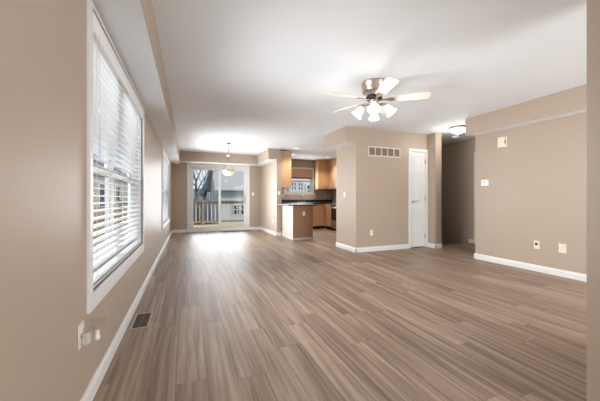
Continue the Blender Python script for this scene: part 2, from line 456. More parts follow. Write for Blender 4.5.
def blind(q, label):
    y0, y1, z0, z1 = q
    root = thing('venetian_blind', label, 'window blind', (LX, (y0 + y1) / 2, z0), 0, 'white venetian blinds in the left windows')
    h = (y1 - y0) / 2 - .016; H = z1 - z0
    v = MB(); v.bbox(-.008, .012, -h, h, H - .115, H - .014, .004)
    v.build('valance', M['slat'], root)
    hr = MB(); hr.box(-.07, -.012, -h, h, H - .07, H - .02); hr.build('head_rail', M['slat'], root)
    s = MB(); z = H - .125
    xc, wd, th = -.040, .052, .003
    while z > .075:
        # gently crowned slat, tipped slightly down toward the room
        pts = []
        for k in range(5):
            a = -wd / 2 + wd * k / 4
            pts.append((xc + a, z - .10 * a + .003 * (1 - (2 * a / wd) ** 2)))
        s.prism([(px, pz + th / 2) for px, pz in pts] + [(px, pz - th / 2) for px, pz in pts[::-1]], 'y', -h, h)
        z -= .0455
    o = s.build('slats', M['slat'], root)
    br = MB(); br.bbox(xc - .026, xc + .026, -h, h, .022, .040, .004); br.build('bottom_rail', M['slat'], root)
    n = 4
    for k in range(n):
        yy = -h + .16 + (2 * h - .32) * k / (n - 1)
        l_ = MB(); l_.tube([(xc + .028, yy, .03), (xc + .028, yy, H - .06)], .0012, 6).tube([(xc - .028, yy, .03), (xc - .028, yy, H - .06)], .0012, 6)
        l_.build('ladder_cord', M['slat'], root)
    wd_ = MB(); wd_.tube([(.016, -h + .09, H - .1), (.018, -h + .09, H - .78)], .004, 8); wd_.build('tilt_wand', M['clear'], root)
    co = MB(); co.tube([(.014, -h + .05, H - .1), (.014, -h + .05, H - .62)], .0018, 6).lathe([(0, .03), (.007, .02), (.010, 0), (.006, -.006), (0, -.006)], 10, Matrix.Translation((.014, -h + .05, H - .65)))
    co.build('pull_cord', M['slat'], root)
blind(W1, 'wide white venetian blind in the near left window')
blind(W2, 'small-looking white venetian blind in the far left window')

# ------------------------------------------------------------------ patio sliding door
root = thing('door_1', 'white sliding glass patio door', 'door', ((DO[0] + DO[1]) / 2, BY, 0), 0, kind='structure')
hw = (DO[1] - DO[0]) / 2; H = DO[3]
c = MB(); c.bbox(-hw - .065, -hw + .01, -.018, .01, 0, H + .0, .004).bbox(hw - .01, hw + .065, -.018, .01, 0, H, .004).bbox(-hw - .065, hw + .065, -.018, .01, H - .03, H + .0, .004)
c.build('casing', M['white'], root)
f = MB(); f.box(-hw, -hw + .05, .012, .13, .02, H).box(hw - .05, hw, .012, .13, .02, H).box(-hw + .05, hw - .05, .012, .13, H - .13, H).box(-hw, hw, .0, .13, 0, .03)
f.build('frame', M['white_dim'], root)
def panel(x0, x1, y, nm, handle):
    s = MB(); z0, z1 = .03, H - .13; fr = .075
    s.bbox(x0, x0 + fr, y, y + .04, z0, z1, .004).bbox(x1 - fr, x1, y, y + .04, z0, z1, .004)
    s.bbox(x0 + fr - .003, x1 - fr + .003, y, y + .04, z0, z0 + .095, .004).bbox(x0 + fr - .003, x1 - fr + .003, y, y + .04, z1 - .085, z1, .004)
    o = s.build(nm, M['white_dim'], root)
    g = MB(); g.box(x0 + fr - .01, x1 - fr + .01, y + .018, y + .022, z0 + .085, z1 - .075); g.build('pane', M['glass'], o)
    if handle:
        hb = MB(); hb.tube([(x1 - .035, y - .002, .89), (x1 - .035, y - .035, .92), (x1 - .035, y - .035, 1.10), (x1 - .035, y - .002, 1.13)], .009, 8); hb.bbox(x1 - .052, x1 - .018, y - .006, y + .002, .87, 1.15, .002)
        hb.build('handle', M['register'], o)
    return o
panel(-hw + .05, .06, .075, 'fixed_panel', False)
panel(-.03, hw - .05, .025, 'sliding_panel', True)

m_ = MB(); m_.bbox(-.44, .44, -.16, .16, 0, .008, .003)
o = m_.build('door_mat', M['mat_grey']); o.location = (1.46, 9.28, .0005)
tag(o, 'thin dark grey mat on the floor at the patio door', 'mat')

# ------------------------------------------------------------------ closet door
def closet_door():
    root = thing('door_2', 'narrow white panelled closet door', 'door', ((CD[0] + CD[1]) / 2, CW, 0), 0, kind='structure')
    w_ = (CD[1] - CD[0]) / 2; H = CD[3]
    c = MB()
    for x0, x1, z0, z1 in ((-w_ - .055, -w_, 0, H + .055), (w_, w_ + .05, 0, H + .055), (-w_, w_, H, H + .055)):
        c.bbox(x0, x1, -.016, .0, z0, z1, .004)
    c.build('casing', M['white'], root)
    j = MB(); j.box(-w_, -w_ + .012, 0, .12, 0, H).box(w_ - .012, w_, 0, .12, 0, H).box(-w_ + .012, w_ - .012, 0, .12, H - .012, H)
    j.build('jamb', M['white'], root)
    s = MB(); a, bb, z0, z1 = -w_ + .014, w_ - .014, .018, H - .015
    y = .008
    s.box(a, bb, y + .010, y + .04, z0, z1)
    st = .085
    panels = [(.20, .84), (.99, 1.60), (1.72, 1.95)]
    s.box(a, a + st, y, y + .010, z0, z1).box(bb - st, bb, y, y + .010, z0, z1)
    zz = z0
    for p0, p1 in panels + [(z1, z1)]:
        s.box(a + st, bb - st, y, y + .010, zz, p0); zz = p1
    for p0, p1 in panels:
        s.bbox(a + st + .022, bb - st - .022, y + .003, y + .014, p0 + .022, p1 - .022, .006, 1)
    o = s.build('door_slab', M['white'], root)
    k = MB()
    R = Matrix.Rotation(PI / 2, 4, 'X')
    k.lathe([(0, 0), (.030, 0), (.030, .006), (.012, .012), (.010, .045), (0, .045)], 20, Matrix.Translation((a + .05, y, .985)) @ R)
    k.tube([(a + .05, y - .042, .985), (a + .09, y - .048, .985), (a + .15, y - .044, .98)], .0085, 10, .006)
    k.build('lever_handle', M['nickel'], o)
    for zc in (.25, 1.05, 1.85):
        hb = MB(); hb.tube([(w_ - .008, -.004, zc - .045), (w_ - .008, -.004, zc + .045)], .007, 8); hb.box(w_ - .03, w_ - .008, -.0005, .004, zc - .045, zc + .045)
        hb.build('hinge', M['nickel'], root)
closet_door()

# hall door casing on the far hall wall
b = MB(); b.bbox(HX - .018, HX, 4.66, 4.72, 0, 2.14, .004).bbox(HX - .018, HX, 3.78, 4.66, 2.08, 2.14, .004).bbox(HX - .018, HX, 3.72, 3.78, 0, 2.14, .004).box(HX - .008, HX, 3.78, 4.66, .01, 2.08)
struct('door_3', b, M['white'], 'white door frame at the end of the hall wall', 'door')

# ------------------------------------------------------------------ electrical plates (local: front faces -Y)
def make_outlet():
    r = thing('wall_outlet', 'x', 'electrical outlet')
    p = MB(); p.bbox(-.036, .036, -.006, 0, -.058, .058, .003); p.build('cover_plate', M['plate'], r)
    for s in (-1, 1):
        q = MB(); q.bbox(-.017, .017, -.0085, -.004, s * .024 - .015, s * .024 + .015, .003)
        so = q.build('receptacle', M['whiteplastic'], r)
        d = MB(); d.box(-.008, -.0055, -.0092, -.008, s * .024 - .002, s * .024 + .008).box(.0055, .008, -.0092, -.008, s * .024 - .002, s * .024 + .008).box(-.002, .002, -.0092, -.008, s * .024 - .010, s * .024 - .006)
        d.build('slots', M['dark'], so)
    return r
def make_switch():
    r = thing('light_switch', 'x', 'light switch')
    p = MB(); p.bbox(-.036, .036, -.006, 0, -.058, .058, .003); p.build('cover_plate', M['plate'], r)
    q = MB(); q.bbox(-.016, .016, -.010, -.004, -.033, .033, .003); q.build('rocker', M['whiteplastic'], r)
    return r
def make_blank():
    r = thing('blank_wall_plate', 'blank ivory wall plate low on the right wall', 'wall plate')
    p = MB(); p.bbox(-.043, .043, -.007, 0, -.062, .062, .003); p.build('cover_plate', M['plate'], r)
    for s in (-1, 1):
        q = MB(); q.lathe([(0, .002), (.004, .0015), (.004, 0)], 10, Matrix.Translation((0, -.007, s * .042)) @ Matrix.Rotation(PI / 2, 4, 'X')); q.build('screw', M['plate'], r)
    return r
FX, FNX, FNY = PI / 2, -PI / 2, 0     # faces +X, -X, -Y
o1 = make_outlet()
G1 = 'wall outlets'
outs = [((KX + .355, CW, .37), FNY, 'ivory outlet on the taupe closet wall below the return air grille'),
        ((2.30, 8.10, .39), FNX, 'ivory outlet low on the short wall beside the patio door'),
        ((LX, 4.90, .42), FX, 'ivory outlet low on the left wall between the two windows'),
        ((LX, 1.645, .40), FX, 'ivory outlet on the left wall below the near window, with night light'),
        ((2.757, 6.774, .665), FNY, 'ivory outlet on the brown peninsula panel'),
        ((4.70, BY - .012, 1.17), FNY, 'ivory outlet on the grey tile under the upper kitchen cabinets')]
for i, (l_, r_, lab) in enumerate(outs):
    if i == 0:
        o1.location = l_; o1.rotation_euler = (0, 0, r_); o1['label'] = lab; o1['group'] = G1
    else: dup(o1, l_, r_, lab, G1)
s1 = make_switch()
G2 = 'light switches'
sws = [((KX, 5.19, 1.135), FNX, 'ivory light switch on the pale wall beside the kitchen opening'),
       ((2.02, BY, 1.20), FNY, 'ivory light switch right of the patio door'),
       ((2.37, 7.67, 1.205), FNY, 'ivory light switch on the narrow wall end left of the kitchen cabinet'),
       ((3.11 - .04, BY - .012, 1.155), FNY, 'ivory light switch on the tile left of the kitchen window'),
       ((4.29, BY - .012, 1.17), FNY, 'ivory light switch on the tile right of the kitchen window')]
for i, (l_, r_, lab) in enumerate(sws):
    if i == 0:
        s1.location = l_; s1.rotation_euler = (0, 0, r_); s1['label'] = lab; s1['group'] = G2
    else: dup(s1, l_, r_, lab, G2)
bl = make_blank(); bl.location = (RX, 2.28, .38); bl.rotation_euler = (0, 0, FNX)
# coaxial / phone plate
r = thing('cable_wall_plate', 'ivory cable jack plate with dark centre on the right wall', 'wall plate', (RX, 2.585, .382), FNX)
p = MB(); p.bbox(-.036, .036, -.006, 0, -.058, .058, .003); p.build('cover_plate', M['plate'], r)
p = MB(); p.bbox(-.020, .016, -.012, -.004, -.006, .028, .003); p.build('jack', M['dark'], r)

# plug-in night light
r = thing('night_light', 'clear plastic plug-in night light in the left wall outlet', 'night light', (LX, 1.645, .40), FX)
p = MB(); p.bbox(-.020, .020, -.040, -.0095, -.045, .012, .006); p.build('plug_body', M['night_body'], r)
p = MB(); p.bbox(-.010, .045, -.048, -.030, .000, .020, .005); p.build('arm', M['clear'], r)
p = MB(); p.bbox(.012, .058, -.088, -.030, .002, .066, .008, 3); p.build('lens_cover', M['clear'], r)
p = MB(); p.lathe([(0, -.05), (.010, -.047), (.013, -.036), (.009, -.022), (.008, .0), (0, .0)], 16, Matrix.Translation((.034, -.060, .0))); p.build('bulb', M['night'], r)

# ------------------------------------------------------------------ thermostat, chime, vents
r = thing('thermostat', 'square white thermostat on the right wall near the hall', 'thermostat', (RX, 3.345, 1.315), FNX)
p = MB(); p.bbox(-.062, .062, -.006, 0, -.052, .052, .002); p.build('back_plate', M['grille'], r)
p = MB(); p.bbox(-.058, .058, -.034, -.005, -.048, .048, .006); o = p.build('housing', M['whiteplastic'], r)
p = MB(); p.box(-.030, .030, -.0352, -.033, .004, .030); p.build('display', M['backsplash'], r)
r = thing('door_chime', 'beige doorbell chime box high on the right wall', 'door chime', (RX, 3.055, 1.945), FNX)
p = MB(); p.bbox(-.062, .062, -.012, 0, -.085, .085, .004); p.build('back_plate', M['plate'], r)
p = MB(); p.bbox(-.058, .046, -.052, -.010, -.082, .082, .006); o = p.build('cover', M['plate'], r)
p = MB(); p.box(.0455, .0475, -.044, -.016, -.03, .03); p.build('side_slot', M['grille_dark'], r)

# return air grille on closet wall (5 cells)
r = thing('return_air_grille', 'rectangular return air grille of five cells high on the closet wall', 'air grille', (3.70, CW, 1.99), 0)
p = MB(); W_, H_ = .395, .098; y = -.012
p.box(-W_, W_, y, 0, H_ - .02, H_).box(-W_, W_, y, 0, -H_, -H_ + .02).box(-W_, -W_ + .022, y, 0, -H_ + .02, H_ - .02).box(W_ - .022, W_, y, 0, -H_ + .02, H_ - .02)
for k in range(1, 5):
    xc = -W_ + .011 + (2 * W_ - .022) * k / 5
    p.box(xc - .009, xc + .009, y, 0, -H_ + .02, H_ - .02)
p.build('frame', M['grille'], r)
for k in range(5):
    xa = -W_ + .011 + (2 * W_ - .022) * k / 5 + .009; xb = -W_ + .011 + (2 * W_ - .022) * (k + 1) / 5 - .009
    q = MB()
    for i in range(8):
        zc = -H_ + .028 + i * .0200
        q.prism([(-.010, zc - .006), (-.009, zc - .007), (-.0015, zc + .006), (-.0025, zc + .007)], 'x', xa, xb)
    q.build('louvres', M['louvre'], r)
q = MB(); q.box(-W_ + .01, W_ - .01, -.001, -.0002, -H_ + .01, H_ - .01); q.build('backing', M['grille_dark'], r)

# floor register
r = thing('floor_register', 'metal floor register by the left baseboard', 'floor vent', (-.372, 2.775, 0), 0)
p = MB(); hx, hy = .068, .172
p.box(-hx, hx, -hy, -hy + .02, 0, .007).box(-hx, hx, hy - .02, hy, 0, .007).box(-hx, -hx + .014, -hy + .02, hy - .02, 0, .007).box(hx - .014, hx, -hy + .02, hy - .02, 0, .007)
p.build('frame', M['register'], r)
q = MB()
for i in range(15):
    yc = -hy + .030 + i * .0202
    q.box(-hx + .014, hx - .014, yc - .004, yc + .004, .001, .006)
q.box(-.003, .003, -hy + .02, hy - .02, .001, .0065)
q.build('louvres', M['register_dark'], r)
q = MB(); q.box(-hx + .01, hx - .01, -hy + .015, hy - .015, .0002, .001); q.build('backing', M['dark'], r)

# ------------------------------------------------------------------ ceiling fan
def ceiling_fan(cx, cy):
    root = thing('ceiling_fan', 'nickel flush ceiling fan with five pale blades and four lit shades', 'ceiling fan', (cx, cy, CZ))
    h = MB(); h.lathe([(0, 0), (.150, 0), (.158, -.012), (.158, -.022), (.150, -.030), (.146, -.085), (.138, -.110), (.112, -.135), (.085, -.148), (.082, -.160), (0, -.160)], 48)
    ho = h.build('motor_housing', M['nickel'], root)
    for k in range(20):
        a = 2 * PI * k / 20
        v = MB(); t_ = bmesh.new(); bmesh.ops.create_cube(t_, size=1)
        v._merge(t_, Matrix.Rotation(a, 4, 'Z') @ Matrix.Translation((.127, 0, -.121)) @ Matrix.Rotation(math.radians(43), 4, 'Y') @ Matrix.Diagonal((.004, .012, .026, 1)))
        v.build('vent_slot', M['dark'], ho)
    f = MB(); f.lathe([(.084, -.158), (.096, -.172), (.096, -.196), (.080, -.206), (0, -.206)], 40)
    f.build('flywheel', M['dark'], root)
    for k in range(5):
        a = math.radians(36 + 72 * k)
        R = Matrix.Rotation(a, 4, 'Z') @ Matrix.Translation((0, 0, -.205)) @ Matrix.Rotation(math.radians(-12), 4, 'X')
        bm = MB(); t_ = bmesh.new()
        # rounded, slightly flaring blade outline
        pts = [(.185, -.050), (.20, -.056)] + [(.56, -.070), (.60, -.066), (.622, -.050), (.63, -.02), (.63, .02), (.622, .050), (.60, .066), (.56, .070)] + [(.20, .056), (.185, .050)]
        lo = [t_.verts.new((x, y, -.003)) for x, y in pts]; hi = [t_.verts.new((x, y, .003)) for x, y in pts]
        t_.faces.new(lo); t_.faces.new(hi)
        for i in range(len(pts)):
            j = (i + 1) % len(pts); t_.faces.new((lo[i], lo[j], hi[j], hi[i]))
        bm._merge(t_, R)
        bo = bm.build('blade', M['blade'], root)
        ir = MB(); t_ = bmesh.new()
        ip = [(.07, -.016), (.14, -.014), (.19, -.038), (.235, -.030), (.235, .030), (.19, .038), (.14, .014), (.07, .016)]
        lo = [t_.verts.new((x, y, -.009)) for x, y in ip]; hi = [t_.verts.new((x, y, -.0035)) for x, y in ip]
        t_.faces.new(lo); t_.faces.new(hi)
        for i in range(len(ip)):
            j = (i + 1) % len(ip); t_.faces.new((lo[i], lo[j], hi[j], hi[i]))
        ir._merge(t_, R)
        ir.build('blade_iron', M['nickel'], bo)
    # light kit
    k_ = MB(); k_.lathe([(0, -.204), (.055, -.204), (.055, -.222), (.040, -.232), (.050, -.244), (.056, -.268), (.046, -.288), (.020, -.300), (.012, -.312), (0, -.314)], 32)
    kit = k_.build('light_kit', M['nickel'], root)
    for i in range(4):
        a = math.radians(-36 + 90 * i)
        d = Vector((math.cos(a), math.sin(a), 0))
        arm = MB(); arm.tube([d * .045 + Vector((0, 0, -.262)), d * .085 + Vector((0, 0, -.252)), d * .115 + Vector((0, 0, -.262)), d * .128 + Vector((0, 0, -.280))], .008, 10)
        tilt = Matrix.Translation(d * .124 + Vector((0, 0, -.270))) @ Matrix.Rotation(a, 4, 'Z') @ Matrix.Rotation(math.radians(-38), 4, 'Y')
        arm.lathe([(0, .012), (.020, .010), (.026, -.012), (.024, -.030), (0, -.030)], 20, tilt)
        arm.build('arm', M['nickel'], kit)
        sh = MB(); sh.lathe([(.024, -.020), (.034, -.034), (.042, -.060), (.047, -.090), (.058, -.120), (.070, -.136), (.067, -.136), (.055, -.119), (.044, -.089), (.039, -.060), (.031, -.036), (.022, -.022)], 28, tilt)
        so = sh.build('lamp_shade', M['shade_lit'], root)
        bu = MB(); bu.lathe([(0, -.025), (.012, -.030), (.014, -.050), (.026, -.072), (.028, -.088), (.018, -.108), (0, -.114)], 18, tilt)
        bu.build('bulb', M['bulb'], so)
        ld = bpy.data.lights.new('fan_bulb_light', 'POINT'); ld.energy = 4.5; ld.color = (1, .97, .92); ld.shadow_soft_size = .05
        lo_ = bpy.data.objects.new('fan_bulb_light', ld); lo_.location = Vector((cx, cy, CZ)) + (tilt @ Vector((0, 0, -.165))); C.objects.link(lo_)
    for dx in (-.02, .025):
        ch = MB(); ch.tube([(dx, -.045, -.29), (dx, -.05, -.40)], .0015, 6).lathe([(0, 0), (.006, -.01), (.006, -.025), (0, -.03)], 10, Matrix.Translation((dx, -.05, -.40)))
        ch.build('pull_chain', M['nickel'], root)
ceiling_fan(2.08, 2.87)

# ------------------------------------------------------------------ pendant over dining area
root = thing('pendant_light', 'hanging bowl pendant lamp in front of the patio door', 'pendant lamp', (.93, 7.30, CZ))
p = MB(); p.lathe([(0, 0), (.065, 0), (.065, -.012), (.030, -.028), (.010, -.034), (0, -.034)], 28); p.build('canopy', M['bronze'], root)
p = MB(); p.tube([(0, 0, -.03), (0, 0, -.70)], .006, 10); p.build('stem', M['bronze'], root)
p = MB(); p.lathe([(0, -.290), (.030, -.296), (.052, -.312), (.052, -.318), (.020, -.330), (.008, -.345), (0, -.345)], 24); p.build('collar', M['whiteplastic'], root)
for i in range(3):
    a = math.radians(200 + 120 * i); c_, s_ = math.cos(a), math.sin(a)
    p = MB(); p.tube([(.012 * c_, .012 * s_, -.335), (.03 * c_, .03 * s_, -.42), (.09 * c_, .09 * s_, -.56), (.140 * c_, .140 * s_, -.66), (.145 * c_, .145 * s_, -.70)], .0035, 8); p.build('arm', M['bronze'], root)
p = MB(); p.lathe([(.132, -.688), (.150, -.690), (.152, -.708), (.132, -.710)], 40); p.build('rim', M['bronze'], root)
p = MB(); p.lathe([(.146, -.706), (.140, -.735), (.118, -.770), (.085, -.800), (.042, -.816), (0, -.820), (0, -.815), (.040, -.811), (.082, -.795), (.114, -.766), (.135, -.733), (.141, -.706)], 40); p.build('glass_bowl', M['bowl_lit'], root)
p = MB(); p.lathe([(0, -.816), (.014, -.820), (.016, -.832), (.008, -.842), (.010, -.852), (0, -.860)], 16); p.build('finial', M['bronze'], root)
ld = bpy.data.lights.new('pendant_light_source', 'POINT'); ld.energy = 3; ld.color = (1, .9, .76); ld.shadow_soft_size = .06
lo_ = bpy.data.objects.new('pendant_light_source', ld); lo_.location = (.93, 7.30, CZ - .60); C.objects.link(lo_)

# ------------------------------------------------------------------ hall flush light + smoke detector
root = thing('flush_mount_light', 'lit white bowl ceiling lamp at the hall entrance', 'ceiling lamp', (4.90, 4.05, CZ))
p = MB(); p.lathe([(0, 0), (.160, 0), (.166, -.014), (.160, -.028), (.150, -.030), (0, -.030)], 40); p.build('base_ring', M['nickel'], root)
p = MB(); p.lathe([(.150, -.028), (.146, -.060), (.120, -.092), (.070, -.112), (0, -.120)], 40); p.build('glass_bowl', M['hall_lit'], root)
p = MB(); p.lathe([(0, -.117), (.012, -.121), (.008, -.134), (0, -.140)], 16); p.build('finial', M['nickel'], root)
ld = bpy.data.lights.new('hall_light_source', 'POINT'); ld.energy = 14; ld.color = (1, .95, .88); ld.shadow_soft_size = .08
lo_ = bpy.data.objects.new('hall_light_source', ld); lo_.location = (4.90, 4.05, CZ - .20); C.objects.link(lo_)
root = thing('smoke_detector', 'small round white smoke detector on the hall ceiling', 'smoke detector', (5.55, 4.66, CZ))
p = MB(); p.lathe([(0, 0), (.072, 0), (.072, -.012), (.066, -.020), (0, -.020)], 32); p.build('base', M['whiteplastic'], root)
p = MB(); p.lathe([(.066, -.019), (.060, -.036), (.040, -.044), (0, -.045)], 32); p.build('cover', M['whiteplastic'], root)

# ------------------------------------------------------------------ recessed lights
G = 'recessed kitchen ceiling lights'
def can(loc, label):
    r = thing('recessed_light', label, 'recessed light', loc, 0, G)
    p = MB(); p.lathe([(.062, -.001), (.085, -.001), (.085, -.006), (.066, -.010), (.060, -.004)], 32); p.build('trim_ring', M['white'], r)
    p = MB(); p.lathe([(0, -.003), (.061, -.004), (.061, -.001)], 32); p.build('lens', M['can_lit'], r)
    return r
c0 = can((2.77, 7.34, CZ), 'lit recessed ceiling light nearest above the peninsula')
dup(c0, (3.06, 8.47, CZ), 0, 'lit recessed ceiling light just right of the left upper cabinet, below the nearer one', G)
dup(c0, (4.32, 8.56, CZ), 0, 'lit recessed ceiling light above the right kitchen cabinets', G)
for x, y in ((2.77, 7.34), (3.06, 8.47), (4.32, 8.56)):
    ld = bpy.data.lights.new('can_light_source', 'SPOT'); ld.energy = 62; ld.color = (1, .93, .83); ld.spot_size = 2.2; ld.spot_blend = .8; ld.shadow_soft_size = .06
    lo_ = bpy.data.objects.new('can_light_source', ld); lo_.location = (x, y, CZ - .03); C.objects.link(lo_)

# ------------------------------------------------------------------ kitchen
# window 3
root = thing('window_3', 'white kitchen window above the sink counter', 'window', ((KW[0] + KW[1]) / 2, BY, KW[2]), 0, kind='structure')
hw = (KW[1] - KW[0]) / 2; H = KW[3] - KW[2]
c = MB()
for x0, x1, z0, z1 in ((-hw - .06, -hw, -.06, H + .06), (hw, hw + .06, -.06, H + .06), (-hw, hw, H, H + .06), (-hw, hw, -.06, 0)):
    c.bbox(x0, x1, -.018, .002, z0, z1, .004)
c.build('casing', M['white'], root)
f = MB(); f.box(-hw, -hw + .05, .06, .12, 0, H).box(hw - .05, hw, .06, .12, 0, H).box(-hw + .05, hw - .05, .06, .12, 0, .05).box(-hw + .05, hw - .05, .06, .12, H - .05, H).box(-hw + .05, hw - .05, .06, .11, H * .5 - .03, H * .5 + .03)
f.build('frame', M['white_dim'], root)
g = MB(); g.box(-hw + .04, hw - .04, .085, .088, .04, H * .5 - .02).box(-hw + .04, hw - .04, .085, .088, H * .5 + .02, H - .04); g.build('pane', M['glass'], root)
j = MB(); j.box(-hw, -hw + .01, .002, .06, 0, H).box(hw - .01, hw, .002, .06, 0, H).box(-hw + .01, hw - .01, .002, .06, 0, .01).box(-hw + .01, hw - .01, .002, .06, H - .01, H); j.build('jamb', M['white_dim'], root)

root = thing('roman_shade', 'raised tan woven shade in the top of the kitchen window', 'window shade', ((KW[0] + KW[1]) / 2, BY + .03, KW[3] - .012))
p = MB()
for k in range(4):
    z1 = -.02 - k * .062; p.bbox(-hw + .02, hw - .02, -.012 - .004 * (k % 2), .008, z1 - .068, z1, .004)
p.build('fabric', M['shade_wood'], root)
p = MB(); p.box(-hw + .02, hw - .02, -.012, .012, -.02, 0); p.build('head_rail', M['shade_wood'], root)
p = MB(); p.bbox(-hw + .02, hw - .02, -.016, .014, -.325, -.270, .004); p.build('bottom_rail', mat('dark_shade_rail', srgb(122, 100, 82), .6, var=.05), root)

def door_front(x0, x1, z0, z1, y, knob_x=None, knob_z=None, parent=None, nm='door', kname='knob'):
    """raised panel cabinet door; front faces -Y, back at y"""
    d = MB(); fr = min(.055, (z1 - z0) * .28, (x1 - x0) * .28)
    d.box(x0, x1, y - .014, y, z0, z1)
    d.bbox(x0, x0 + fr, y - .021, y - .012, z0, z1, .002).bbox(x1 - fr, x1, y - .021, y - .012, z0, z1, .002)
    d.bbox(x0 + fr - .002, x1 - fr + .002, y - .021, y - .012, z0, z0 + fr, .002).bbox(x0 + fr - .002, x1 - fr + .002, y - .021, y - .012, z1 - fr, z1, .002)
    if z1 - z0 > .2: d.bbox(x0 + fr + .012, x1 - fr - .012, y - .019, y - .012, z0 + fr + .012, z1 - fr - .012, .005, 1)
    o = d.build(nm, M['oak'], parent)
    if knob_x is not None:
        k = MB(); k.lathe([(0, 0), (.006, 0), (.006, .012), (.014, .018), (.013, .026), (0, .029)], 16, Matrix.Translation((knob_x, y - .019, knob_z)) @ Matrix.Rotation(PI / 2, 4, 'X'))
        k.build(kname, M['nickel'], o)
    return o

def base_cab(label, loc, rz, w_, cols, depth=.58):
    r = thing('base_cabinet', label, 'kitchen cabinet', loc, rz)
    p = MB(); p.box(0, w_, .0, depth, .10, .865); p.build('body', M['oak'], r)
    p = MB(); p.box(0, w_, .06, depth, .0, .10); p.build('toe_kick', M['dark'], r)
    cw = w_ / cols
    for k in range(cols):
        a = k * cw + .012; bb = (k + 1) * cw - .012
        door_front(a, bb, .115, .695, 0, (bb - .03 if k % 2 == 0 else a + .03), .64, r)
        door_front(a, bb, .715, .85, 0, (a + bb) / 2, .782, r, 'drawer')
    return r
base_cab('honey wood base cabinet under the kitchen window along the back wall', (2.56, 8.915, 0), 0, 1.84, 4)
base_cab('honey wood base cabinet in the corner beside the black stove', (4.42, 8.905, 0), FNX, .47, 1, .56)

# counters
b = MB(); b.bbox(2.45, 4.99, 8.88, BY - .013, .867, .905, .006)
b.bbox(4.39, 4.99, 8.43, 8.884, .867, .905, .006)
r = b.build('countertop', M['counter']); tag(r, 'dark countertop along the kitchen back wall', 'countertop')
b = MB(); b.box(2.45, 4.985, BY - .034, BY - .0125, .906, 1.01); o = b.build('splash_lip', M['counter'], r)

b = MB(); b.box(2.445, KW[0] - .062, BY - .010, BY - .001, .90, 1.38).box(KW[0] - .062, KW[1] + .062, BY - .010, BY - .001, .90, KW[2] - .062).box(KW[1] + .062, 4.99, BY - .010, BY - .001, .90, 1.38)
struct('trim_backsplash', b, M['tile'], 'grey tile backsplash on the kitchen back wall', 'backsplash')

# faucet
r = thing('kitchen_faucet', 'chrome kitchen faucet on the counter below the kitchen window', 'faucet', (3.72, 9.38, .9055))
p = MB(); p.bbox(-.12, .12, -.03, .03, 0, .012, .005); p.build('base_plate', M['chrome'], r)
p = MB(); p.tube([(0, 0, .01), (0, 0, .20), (0, -.02, .25), (0, -.07, .28), (0, -.13, .27), (0, -.16, .23), (0, -.165, .20)], .012, 12); p.build('spout', M['chrome'], r)
for s in (-1, 1):
    p = MB(); p.lathe([(0, .01), (.02, .01), (.018, .04), (.01, .05), (0, .05)], 14, Matrix.Translation((s * .09, 0, 0))).tube([(s * .09, 0, .045), (s * .15, -.01, .06)], .007, 8); p.build('handle', M['chrome'], r)
r = thing('sink', 'steel sink set in the counter below the kitchen window', 'sink', (3.72, 9.14, .906))
p = MB(); p.bbox(-.38, .38, -.20, -.175, 0, .006, .002).bbox(-.38, .38, .175, .20, 0, .006, .002).bbox(-.38, -.355, -.18, .18, 0, .006, .002).bbox(.355, .38, -.18, .18, 0, .006, .002); p.build('rim', M['steel'], r)
p = MB(); p.box(-.358, .358, -.178, .178, .0003, .002); p.build('basin', M['steel'], r)

# peninsula
r = thing('peninsula_cabinet', 'brown wood kitchen peninsula with pale left side', 'kitchen cabinet', (2.46, 6.774, 0))
p = MB(); p.box(.012, .553, .010, .885, .0, .865); p.build('body', M['oak'], r)
p = MB(); p.box(0, .553, 0, .0095, 0, .865); p.build('end_panel', M['oak_panel'], r)
p = MB(); p.box(0, .0115, .0095, .885, 0, .865); o = p.build('side_panel', M['panel_white'], r); o['label'] = 'pale side panel'  # left side in a paler colour than the brown front
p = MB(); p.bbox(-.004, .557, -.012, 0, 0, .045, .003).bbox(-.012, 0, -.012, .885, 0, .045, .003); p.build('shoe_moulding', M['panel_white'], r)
b = MB(); b.bbox(2.30, 3.07, 6.68, 7.662, .868, .905, .006)
o = b.build('countertop', M['counter']); tag(o, 'dark countertop on the peninsula', 'countertop')

# stove (faces -X)
r = thing('kitchen_stove', 'black and steel kitchen range beside the corner cabinet', 'stove', (4.40, 8.425, 0), FNX)
p = MB(); p.box(0, .76, .02, .58, .06, .90); p.build('body', M['steel'], r)
p = MB(); p.box(.01, .75, .06, .56, 0, .06); p.build('toe_kick', M['dark'], r)
p = MB(); p.bbox(.012, .748, -.02, .02, .315, .775, .006); o = p.build('oven_door', M['steel'], r)
q = MB(); q.box(.05, .71, -.0215, -.0195, .345, .725); q.build('oven_window', M['blackglass'], o)
q = MB(); q.tube([(.05, -.02, .752), (.05, -.06, .752), (.71, -.06, .752), (.71, -.02, .752)], .012, 10); q.build('oven_handle', M['chrome'], o)
p = MB(); p.bbox(.012, .748, -.018, .02, .075, .305, .006); o = p.build('storage_drawer', M['steel'], r)
p = MB(); p.bbox(.0, .76, -.015, .05, .79, .895, .006); o = p.build('control_panel', M['blackglass'], r)
for k in range(5):
    q = MB(); q.lathe([(0, 0), (.02, 0), (.017, .022), (0, .024)], 14, Matrix.Translation((.10 + k * .14, -.015, .843)) @ Matrix.Rotation(PI / 2, 4, 'X')); q.build('knob', M['steel'], o)
p = MB(); p.bbox(.0, .76, .0, .58, .90, .915, .004); p.build('cooktop', M['blackglass'], r)
p = MB(); p.bbox(.0, .76, .52, .58, .912, 1.06, .006); p.build('back_guard', M['blackglass'], r)

